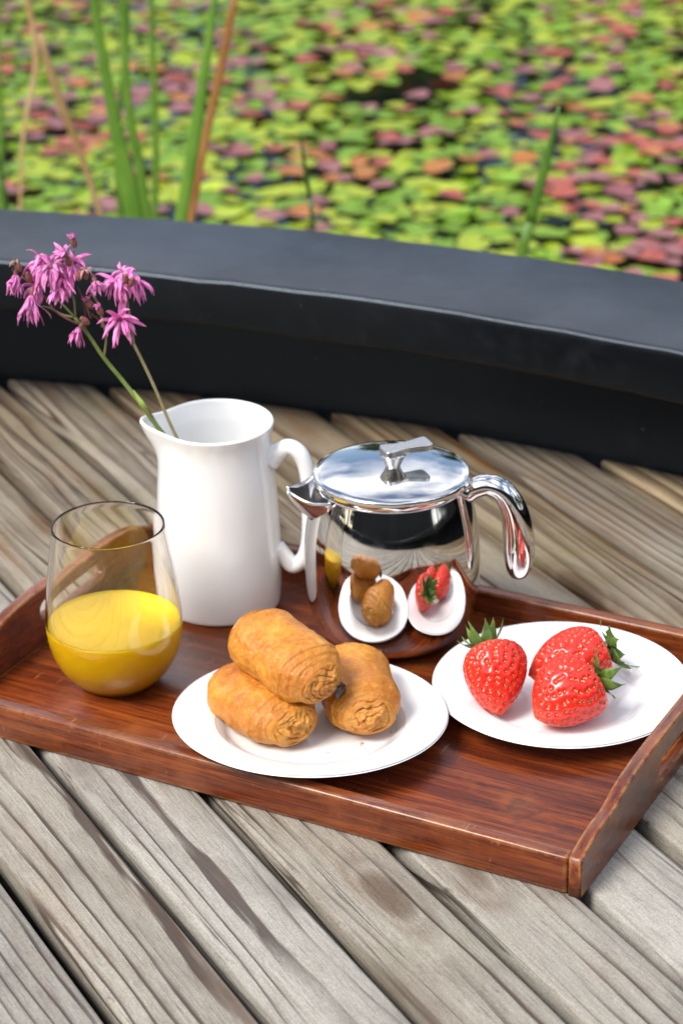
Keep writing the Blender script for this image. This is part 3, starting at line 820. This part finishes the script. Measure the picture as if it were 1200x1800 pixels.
# spout: a short open beak
sd = Vector((-1, -.20, 0)).normalized(); se = Vector((-sd.y, sd.x, 0))
v, f = [], []; NB, NA = 16, 20
for b in range(NB + 1):
    tb = b / NB; rad = .0490 + (.0735 - .0490) * tb
    w = .0235 * (1 - tb) ** .85 + .0042; h = .0205 * (1 - tb) ** .9 + .0045; zt = .1172 - .0035 * math.sin(math.pi * tb) + .0010 * tb
    for a in range(NA + 1):
        q = -1 + 2 * a / NA
        v.append(sd * rad + se * (w * math.copysign(abs(q) ** .9, q)) + Vector((0, 0, zt - h * (1 - abs(q) ** 1.7))))
for b in range(NB):
    for a in range(NA): i = b * (NA + 1) + a; f.append((i, i + 1, i + NA + 2, i + NA + 1))
sp = link('spout', mesh('spout', v, f), M['steel'], pot)
md = sp.modifiers.new('Solidify', 'SOLIDIFY'); md.thickness = .0013; md.offset = 0
hh = Vector((1, -.10, 0)).normalized()
def hq(r, z): return tuple(hh * r + Vector((0, 0, z)))
HK = 1.0
pts = [(*hq(.0530, .1090), .0072, .0085), (*hq(.0600, .1130), .0072, .0088), (*hq(.0700, .1150), .0072, .0090), (*hq(.0810, .1105), .0080, .0095), (*hq(.0880, .0990), .0095, .0100), (*hq(.0918, .0840), .0108, .0105),
       (*hq(.0930, .0680), .0112, .0105), (*hq(.0930, .0560), .0095, .0092), (*hq(.0926, .0490), .0062, .0062), (*hq(.0925, .0468), .0022, .0022)]
pts = [(*(Vector(p[:3]) - hh * .0035 * min(1, i / 3)), p[3] * HK, p[4] * HK) for i, p in enumerate(pts)]
v, f = sweep(pts, 64, 28, ref=(.1, 1, 0)); link('handle', mesh('handle', v, f), M['steel'], pot)
# dark patch on the closed body wall, painting the shade inside the beak
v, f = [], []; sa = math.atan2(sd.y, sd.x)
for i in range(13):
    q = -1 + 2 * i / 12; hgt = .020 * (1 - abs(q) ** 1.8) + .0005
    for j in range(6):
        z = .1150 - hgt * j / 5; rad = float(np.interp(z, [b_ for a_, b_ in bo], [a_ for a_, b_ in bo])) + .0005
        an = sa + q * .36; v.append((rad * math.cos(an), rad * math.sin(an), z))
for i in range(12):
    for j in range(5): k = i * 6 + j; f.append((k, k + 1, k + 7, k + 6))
link('spout_shade', mesh('spout_shade', v, f), M['inner_shade'], pot)

# ================================================================== PASTRY ROLLS
def roll(name, seed, L, W, H, label, loc, yaw, pitch=0., roll_=0., choc=False):
    g = random.Random(seed); NU, NV, NC = 200, 130, 46
    off = Vector((seed * 3.1, seed * 1.7, 0))
    v, f, cap, lay = [], [], [], []
    def sect(th):
        c, s = math.cos(th), math.sin(th); p = 2.15
        y = math.copysign(abs(c) ** (2 / p), c); z = math.copysign(abs(s) ** (2 / p), s)
        if z < 0: z *= .86
        return y, z
    rings = []
    # walk: pole -> -x cap -> side -> +x cap -> pole ; each ring: (x, radial scale, capness, rho)
    for i in range(NC): rho = (i + .35) / NC; rings.append((-1, rho, 1.0))
    for j in range(NV + 1): rings.append((0, -1 + 2 * j / NV, 0.0))
    for i in range(NC): rho = 1 - (i + .65) / NC; rings.append((1, rho, 1.0))
    for kind, q, cp in rings:
        for k in range(NU):
            th = 2 * math.pi * k / NU; y, z = sect(th)
            if kind == 0:
                e = abs(q); sc = (1 - .31 * max(0, (e - .58) / .42) ** 2.5) * (1 + .03 * math.cos(q * 2.2 + seed)); x = q * L / 2 * .985; lv = .5; c_ = 0.0
            else:
                rho = q; bul = (1 - rho ** 2.0)
                sc = .69 * rho ** .95
                yy, zz = y * rho, z * rho
                # soft folds where the sheet is tucked in, with a few fine layer lines
                lump = mnoise.fractal(Vector((yy * 1.7 + seed * 2.3, zz * 1.7, 4.0 + kind)), .8, 2.0, 3)
                wsp = mnoise.noise(Vector((yy * 1.6, zz * 1.6, seed * 1.3)))
                spir = rho * 3.6 + th / (2 * math.pi) * kind + 1.1 * wsp
                fr = spir % 1.0; gro = math.exp(-((fr - .5) / .13) ** 2) * sm(.05, .3, rho) * sm(1.0, .8, rho) * sm(-.35, .25, mnoise.noise(Vector((yy * 2 + 9, zz * 2, seed))))
                fin = math.sin(spir * 26) * sm(.25, .5, rho) * sm(.95, .75, rho)
                x = kind * (L / 2 * .985 + bul * .0062 + lump * .0036 * sm(1, .5, rho) - gro * .0013 + fin * .00016)
                lv = 1 - gro; c_ = sm(1.0, .7, rho) * (.55 + .45 * sm(-.2, .3, lump)) + .15 * fin
            p = Vector((x, y * sc * W / 2, z * sc * H / 2))
            n3 = mnoise.fractal(p * 32 + off, .7, 2.0, 4)
            m3 = mnoise.noise(p * 120 + off)
            dv = Vector((0, p.y, p.z)); dv = dv.normalized() if dv.length > 1e-6 else Vector((kind, 0, 0))
            if kind == 0:
                # flaky overlap seam running round the roll
                e_ = abs(q); wv = .05 * mnoise.noise(p * 45 + off) + .03 * math.sin(th * 2 + seed)
                stp = -.0013 * sm(.60, .63, e_ + wv) - .0010 * sm(.76, .785, e_ + wv * .8) - .0008 * sm(.88, .90, e_ + wv * .6) - .0010 * sm(.0, .05, math.sin(th - 1.25 - .8 * seed + .25 * mnoise.noise(p * 30 + off)))
                stp += .0006 * (1 - abs(mnoise.noise(p * 170 + off)) * 2.2) * sm(-.1, .4, mnoise.noise(p * 26 + off * 2)); c_ = .55 * math.exp(-((e_ + wv - .615) / .022) ** 2) + .5 * sm(.78, .92, e_ + wv * .8); lv = .35 + .65 * sm(.60, .66, e_ + wv)
                st = stp + math.sin(p.x * 2600 + 5.0 * mnoise.noise(p * 30 + off)) * .00026 * sm(.62, .82, e_) * sm(-.3, .3, mnoise.noise(p * 55 + off))
                p += dv * (n3 * .0015 + m3 * .0003 + st)
            else: p += dv * (n3 * .0012 * q) + Vector((kind * m3 * .0004, 0, 0))
            v.append(p); cap.append(min(1, max(0, c_))); lay.append(lv)
    nr = len(rings)
    for i in range(nr - 1):
        for k in range(NU):
            k2 = (k + 1) % NU; f.append((i * NU + k, i * NU + k2, (i + 1) * NU + k2, (i + 1) * NU + k))
    f.append(tuple(reversed(range(NU)))); f.append(tuple(range((nr - 1) * NU, nr * NU)))
    me = mesh('roll', v, f); attr(me, 'cap', cap); attr(me, 'layer', lay)
    e = empty(name, loc, (0, 0, 0)); e.rotation_mode = 'QUATERNION'
    e.rotation_quaternion = Matrix.Rotation(yaw, 3, 'Z').to_quaternion() @ Matrix.Rotation(pitch, 3, 'Y').to_quaternion() @ Matrix.Rotation(roll_, 3, 'X').to_quaternion()
    tag(e, label, 'pastry'); link('dough', me, M['pastry'], e)
    if choc:
        b = bmesh.new(); bmesh.ops.create_icosphere(b, subdivisions=3, radius=1)
        for q in b.verts: q.co = Vector((q.co.x * .0034, q.co.y * .0046, q.co.z * .0062)) * (1 + .45 * mnoise.noise(q.co * 1.8))
        m2 = bpy.data.meshes.new('filling'); b.to_mesh(m2); b.free(); m2.polygons.foreach_set('use_smooth', [True] * len(m2.polygons))
        o = link('filling', m2, M['choc'], e, loc=(L / 2 + .0035, .0110, -.0075)); o['label'] = 'dark chocolate filling showing at the end'
    return e
PZ = P1.z + .0036
roll('pastry_roll', 1, .076, .054, .042, 'golden pastry roll lying at the left under the others', Vector((-.0550, 1.3440, PZ + .0178)), R(-55))
roll('pastry_roll', 2, .078, .053, .042, 'golden pastry roll lying at the right under the others', Vector((.0075, 1.3620, PZ + .0178)), R(-78))
roll('pastry_roll', 3, .078, .052, .042, 'golden pastry roll stacked on top with chocolate showing at its end', Vector((-.0385, 1.3480, PZ + .0510)), R(-52), R(7), R(8), choc=True)
cr_ = MB(); g = random.Random(4)
for k in range(30):
    a = g.uniform(-1.9, .5); r = g.uniform(.030, .058); s = g.uniform(.0005, .0012)
    b = bmesh.new(); bmesh.ops.create_icosphere(b, subdivisions=1, radius=s)
    vv = [Vector((q.co.x * g.uniform(.7, 1.3), q.co.y, q.co.z)) + Vector((P1.x + .01 + r * math.cos(a), P1.y + r * math.sin(a), P1.z + .0038 + s * .6)) for q in b.verts]
    b.verts.index_update(); cr_.add(vv, [tuple(q.index for q in p.verts) for p in b.faces]); b.free()
tag(cr_.build('crumbs', M['crumb'], smooth=False), 'tiny pastry crumbs scattered on the plate of rolls', 'crumbs', kind='stuff')

# ================================================================== STRAWBERRIES
def strawberry(seed, L, Wd, label, tip, crown_, lift, sepals, flat=1.0, blunt=1.7, perk=(.1, 1.0), leaf=1.0):
    """tip, crown_: horizontal places of the pointed and the leafy end"""
    g = random.Random(seed); NU, NV = 220, 150
    def rad(a):
        if a < .30: return (.30 + .70 * math.sqrt(max(0, 1 - ((.30 - a) / .30) ** 2)))
        return max(0, 1 - ((a - .30) / .70) ** blunt) ** .80
    NS = 235
    # seeds evenly by area
    aa = np.linspace(0, 1, 600); rr = np.array([rad(x) for x in aa]); cs = np.cumsum(rr + .03); cs /= cs[-1]
    seeds = []
    for i in range(NS):
        u = (i + .5) / NS; a = float(np.interp(u, cs, aa)); th = i * 2.399963 + .05 * g.uniform(-1, 1) + .11 * math.sin(i * 12.9898 * seed); a = a + .007 * math.sin(i * 78.233)
        if .05 < a < .985: seeds.append((a, th))
    def P(a, th, dr=0):
        r = rad(a) * Wd / 2
        lum = 1 + .05 * math.sin(2 * th + seed) * (1 - a) + .04 * math.sin(3 * th + seed * 2) * a
        ctr = .004 * math.sin(a * 2.4 + seed)
        r = r * lum + dr
        z = -a * L + (.0035 * (1 - sm(0, .12, a)) * -1)
        return np.array((r * math.cos(th) + ctr, r * math.sin(th) * flat, z))
    V, al = [], []
    for j in range(NV + 1):
        a = (j / NV); a = 1 - (1 - a) ** 1.15 if a > .5 else a
        a = min(.9995, .0 + a * .9995)
        for k in range(NU): V.append(P(a, 2 * math.pi * k / NU)); al.append(a)
    V = np.array(V); sp3 = np.array([P(a, th) for a, th in seeds])
    # outward normals, roughly
    cen = np.stack([np.full(len(V), 0.0), np.zeros(len(V)), np.clip(V[:, 2], -L * .62, -L * .28)], 1)
    N = V - cen; N /= np.linalg.norm(N, axis=1)[:, None] + 1e-9
    d2 = np.full(len(V), 1e9)
    for s in sp3: d2 = np.minimum(d2, ((V - s) ** 2).sum(1))
    dist = np.sqrt(d2); dm = np.exp(-(dist / .00135) ** 2); puff = 1 - np.exp(-(dist / .0026) ** 2)
    V = V + N * (-.00115 * dm + .00025 * puff)[:, None]
    f = []
    for j in range(NV):
        for k in range(NU): k2 = (k + 1) % NU; f.append((j * NU + k, (j + 1) * NU + k, (j + 1) * NU + k2, j * NU + k2))
    f.append(tuple(range(NU))); f.append(tuple(reversed(range(NV * NU, (NV + 1) * NU))))
    me = mesh('fruit', V.tolist(), f); attr(me, 'along', al); attr(me, 'dimple', dm)
    up = (Vector(crown_) - Vector(tip)); q = Vector((0, 0, 1)).rotation_difference(up.normalized())
    e = empty('strawberry', Vector(crown_) + Vector((0, 0, lift))); e.rotation_mode = 'QUATERNION'; e.rotation_quaternion = q @ Quaternion((0, 0, 1), g.uniform(0, 6))
    tag(e, label, 'strawberry'); fr = link('fruit', me, M['berry'], e)
    sb = MB()
    for (a, th), p in zip(seeds, sp3):
        n = p - np.array((0, 0, min(max(p[2], -L * .62), -L * .28))); n /= np.linalg.norm(n); n = Vector(n)
        t = (Vector((0, 0, -1)) - n * (-n.z)).normalized(); b = n.cross(t); c = Vector(p) - n * .00062
        vv = [c + t * .00095]
        for k in range(6):
            an = k / 6 * 2 * math.pi; vv.append(c + b * (.00056 * math.cos(an)) + t * (.00080 * math.sin(an) - .0001) + n * .00004)
        vv.append(c + n * .00028)
        sb.add(vv[1:], [(k, (k + 1) % 6, 6) for k in range(6)])
    o = sb.build('seeds', M['seed'], e); o['kind'] = 'stuff'
    R0 = rad(.03) * Wd / 2
    for k in range(sepals):
        th = 2 * math.pi * k / sepals + g.uniform(-.2, .2); Ls = g.uniform(.016, .025) * leaf; wS = g.uniform(.0034, .0052) * leaf; lf = g.uniform(*perk)
        v, f = [], []; n = 9
        for i in range(n):
            s = i / (n - 1); w = wS * math.sin(math.pi * min(1, s * .93 + .07)) ** .7 * (1 - s ** 4); rr = .0015 + s * Ls * (1 - .25 * lf * s)
            zz = .0008 + .016 * lf * s ** 1.5 - .004 * (1 - lf) * s * s + .002 * math.sin(s * 4 + k)
            for c in (-1, -.5, 0, .5, 1):
                v.append((rr, c * w, zz - .0016 * (1 - abs(c)) * (1 - s) - .0006 * abs(c) + .001 * c * math.sin(s * 5 + k)))
        for i in range(n - 1):
            for c in range(4): b_ = i * 5 + c; f.append((b_, b_ + 5, b_ + 6, b_ + 1))
        o = link('sepal', mesh('sepal', v, f), M['sepal'], e, rot=(0, 0, th))
        md = o.modifiers.new('Solidify', 'SOLIDIFY'); md.thickness = .0003
    v, f = sweep([(0, 0, -.002, .0014, .0014), (.0006, 0, .003, .0011, .0011), (.001, .0008, .006, .0012, .0012)], 6, 8); link('stalk', mesh('stalk', v, f), M['sepal'], e)
    return e
PS = P2.z + .0055
strawberry(11, .050, .0450, 'strawberry lying at the left of its plate with leaves upright', (.1040, 1.3540, PS + .012), (.0960, 1.3900, PS + .034), 0, 10, .95, 1.9, (.75, 1.25))
strawberry(12, .060, .0460, 'strawberry lying at the back with its leaves to the right', (.1235, 1.3830, PS + .013), (.1800, 1.4030, PS + .026), 0, 9, .95, 1.9, (.1, 1.0), 1.12)
strawberry(13, .052, .0470, 'strawberry lying in front with leaves touching the back one', (.1255, 1.3360, PS + .010), (.1690, 1.3600, PS + .026), 0, 8, .9, 2.6)

# ================================================================== FLOWERS
def calyx_mesh(parent, base, d, L, Wd):
    d = Vector(d).normalized(); q = Vector((0, 0, 1)).rotation_difference(d)
    pr_ = [(0, 0), (.35, .05), (.75, .2), (1, .48), (.92, .75), (.62, .94), (.66, 1.0), (0, .99)]
    v, f = lathe([(a * Wd / 2, b * L) for a, b in pr_], 20)
    me = mesh('calyx', [q @ Vector(p) + Vector(base) for p in v], f)
    st = []
    for p in v: st.append(.5 + .5 * math.cos(10 * math.atan2(p[1], p[0])))
    attr(me, 'stripe', st)
    return link('calyx', me, M['calyx'], parent)
def blossom(parent, base, d, n, L, spread, droop, seed, mat='petal', wid=.0015):
    g = random.Random(seed); d = Vector(d).normalized(); e1 = d.orthogonal().normalized(); e2 = d.cross(e1); b = MB()
    n = int(n * 1.35)
    for k in range(n):
        a = 2 * math.pi * k / n + g.uniform(-.25, .25); out_ = e1 * math.cos(a) + e2 * math.sin(a)
        sp_ = spread * g.uniform(.55, 1.25); dirv = (d * math.cos(sp_) + out_ * math.sin(sp_)).normalized()
        p = Vector(base) + out_ * .0010; Lk = L * 1.3 * g.uniform(.6, 1.15); rows = []; m = 9; w0 = wid * 1.45 * g.uniform(.7, 1.35); curl = g.uniform(-1.6, 2.2)
        for i in range(m):
            s = i / (m - 1); w = w0 * (.35 + .9 * math.sin(math.pi * min(1, s * .85 + .1)) ** .8) * (1 - .8 * s ** 5)
            rows.append((*p, w / 2, .00016))
            dirv = (dirv + Vector((0, 0, -1)) * droop * .34 + out_ * curl * .14 * math.sin(s * 5) + Vector((g.gauss(0, 1), g.gauss(0, 1), g.gauss(0, 1))) * .15).normalized()
            p = p + dirv * (Lk / m)
        v, f = sweep(rows, 11, 6, ref=d + out_ * .3 + Vector((g.gauss(0, .3), g.gauss(0, .3), g.gauss(0, .3))))
        b.add(v, f)
    return b.build('blossom', M[mat], parent)
FY = JB.y - .004
def fpt(x, y, dy=0): return py(x, y, FY + dy)
def stalk(parent, pts, w0, w1, mat, name='stem', n=22):
    P = [fpt(*p) for p in pts]; m = len(P) - 1
    rows = [(*p, w0 + (w1 - w0) * i / m, w0 + (w1 - w0) * i / m) for i, p in enumerate(P)]
    v, f = sweep(rows, n, 8); return link(name, mesh(name, v, f), M[mat], parent)
def flower_sprig(name, label, root): 
    e = empty(name, (0, 0, 0)); tag(e, label, 'flower'); return e
fa = flower_sprig('flower_sprig', 'pink ragged flowers clustered on a green stem leaning left from the jug', None)
stalk(fa, [(322, 800, .004), (284, 760, 0), (246, 708, -.002), (215, 668, 0), (183, 629, 0), (158, 592, 0), (132, 558, 0)], .0019, .0012, 'stem_g')
lv, lf_ = sweep([(*fpt(262, 728, -.004), .0006, .0005), (*fpt(252, 712, -.006), .0020, .0006), (*fpt(243, 700, -.004), .0016, .0005), (*fpt(235, 686, -.002), .0003, .0003)], 12, 8)
link('leaf', mesh('leaf', lv, lf_), M['stem_g'], fa)
stalk(fa, [(296, 772, .002), (275, 745, .006), (262, 722, .008), (248, 704, .006)], .0014, .0006, 'stem_r', 'side_stem')
tw = [([(132, 558), (120, 545), (106, 530), (98, 522)], 'stem_g'), ([(132, 558), (110, 553), (90, 542), (75, 538)], 'stem_b'), ([(140, 570), (118, 560), (96, 545), (84, 528)], 'stem_r'),
      ([(133, 556), (131, 530), (126, 512), (124, 495)], 'stem_b'), ([(150, 580), (150, 545), (146, 525), (137, 505)], 'stem_r'), ([(160, 560), (152, 528), (168, 512), (160, 495)], 'stem_r'),
      ([(183, 629), (187, 596), (183, 572), (178, 556)], 'stem_b'), ([(186, 576), (172, 560), (165, 556), (162, 552)], 'stem_r'), ([(184, 590), (194, 576), (204, 566), (210, 562)], 'stem_r'),
      ([(157, 590), (151, 578), (148, 572), (146, 572)], 'stem_r'), ([(84, 528), (62, 505), (50, 495), (38, 486)], 'stem_r'), ([(98, 522), (90, 500), (86, 480), (84, 470)], 'stem_r'),
      ([(124, 495), (120, 470), (126, 452), (131, 440)], 'stem_r'), ([(180, 575), (178, 548), (165, 520), (158, 512)], 'stem_b')]
for i, (p, m) in enumerate(tw): stalk(fa, [(x, y, .003 * math.sin(i * 2.1)) for x, y in p], .00085, .0006, m, 'stalk', 12)
# x, y, direction (x, z, towards viewer), petals, length, spread, droop
FL = [(28, 484, (-.1, -.9, .3), 18, .0125, .45, .5), (76, 462, (-.2, -.1, .9), 22, .0155, 1.0, .8), (90, 470, (.2, .4, .7), 16, .013, 1.1, .7), (56, 520, (-.15, -.9, .5), 26, .0175, .42, .7),
      (66, 508, (-.1, .1, .9), 14, .011, 1.0, .9), (108, 488, (.1, -.5, .8), 18, .012, .9, .6), (112, 444, (-.3, .6, .4), 10, .008, .8, .3), (132, 462, (.3, .2, .8), 14, .010, .9, .6),
      (122, 478, (0, .2, .9), 12, .010, 1.1, .4), (168, 496, (.3, -.5, .6), 16, .0085, .55, .5), (140, 577, (-.55, -.7, .3), 12, .0130, .5, .8), (212, 562, (.15, .1, .95), 20, .0165, 1.25, .45), (104, 505, (-.2, -.6, .6), 14, .0115, .7, .7)]
for i, (x, y, d, n, L, spd, dr) in enumerate(FL):
    dy = -.006 + .006 * math.sin(i * 1.9)
    b = blossom(fa, fpt(x, y, dy), (d[0], -d[2], d[1]), n, L, spd, dr, 100 + i)
    dd = Vector((d[0], -d[2], d[1])).normalized()
    cx = calyx_mesh(fa, fpt(x, y, dy) - dd * .0072, dd, .0078, .0036); cx.parent = b
BU = [(38, 478, (-.45, 1, 0)), (133, 436, (-.2, 1, .1)), (112, 462, (-.5, 1, .1)), (122, 470, (0, 1, .3)), (152, 492, (0, 1, .1)), (138, 494, (.3, 1, .2)), (92, 492, (.3, -1, .2)), (55, 496, (-.3, 1, .2)), (164, 543, (-.55, 1, .1)), (180, 556, (-.3, 1, .2)), (104, 508, (-.8, .5, .3)), (158, 570, (-.6, .6, .2))]
for i, (x, y, d) in enumerate(BU):
    dv = Vector((d[0], -d[2], d[1])).normalized(); b0 = fpt(x, y, -.007 + .004 * math.sin(i))
    c = calyx_mesh(fa, b0, dv, .0082, .0048); c.name = 'bud'
    if i in (0, 4): blossom(fa, b0 + dv * .0078, dv, 5, .007, .7, 1.2, 300 + i, 'petal_dry', .001)
    elif i in (1, 2, 8, 9): blossom(fa, b0 + dv * .0076, dv, 6, .0035, .5, .2, 300 + i, 'petal', .0012)
fb = flower_sprig('flower_sprig', 'slim olive stem with one pink ragged flower head rising right of the cluster', None)
stalk(fb, [(330, 812, -.012), (312, 772, -.010), (296, 738, -.008), (276, 690, -.004), (254, 642, 0), (235, 604, 0)], .0013, .0011, 'stem_b')
stalk(fb, [(235, 604, 0), (229, 560, 0), (224, 530, 0), (221, 502, 0)], .0011, .0008, 'stem_b', 'stalk')
stalk(fb, [(235, 602, 0), (218, 588, .002), (204, 580, .003)], .0007, .0005, 'stem_r', 'stalk', 8)
for i, (x, y, d, n, L, spd, dr) in enumerate([(206, 496, (-.3, -.1, .9), 18, .0125, 1.1, .9), (228, 488, (.1, .3, .7), 14, .011, 1.0, 1.0), (240, 496, (.5, -.2, .5), 14, .0145, .8, 1.1), (215, 478, (-.1, .7, .5), 12, .010, .9, .9)]):
    dd = Vector((d[0], -d[2], d[1])).normalized(); b = blossom(fb, fpt(x, y, -.004 + .004 * i), dd, n, L, spd, dr, 200 + i)
    cx = calyx_mesh(fb, fpt(x, y, -.004 + .004 * i) - dd * .007, dd, .0076, .0038); cx.parent = b
for (x, y, d) in ((222, 500, (0, 1, .3)), (229, 505, (.3, 1, .3))):
    c = calyx_mesh(fb, fpt(x, y, -.010), Vector((d[0], -d[2], d[1])), .0082, .0048); c.name = 'bud'
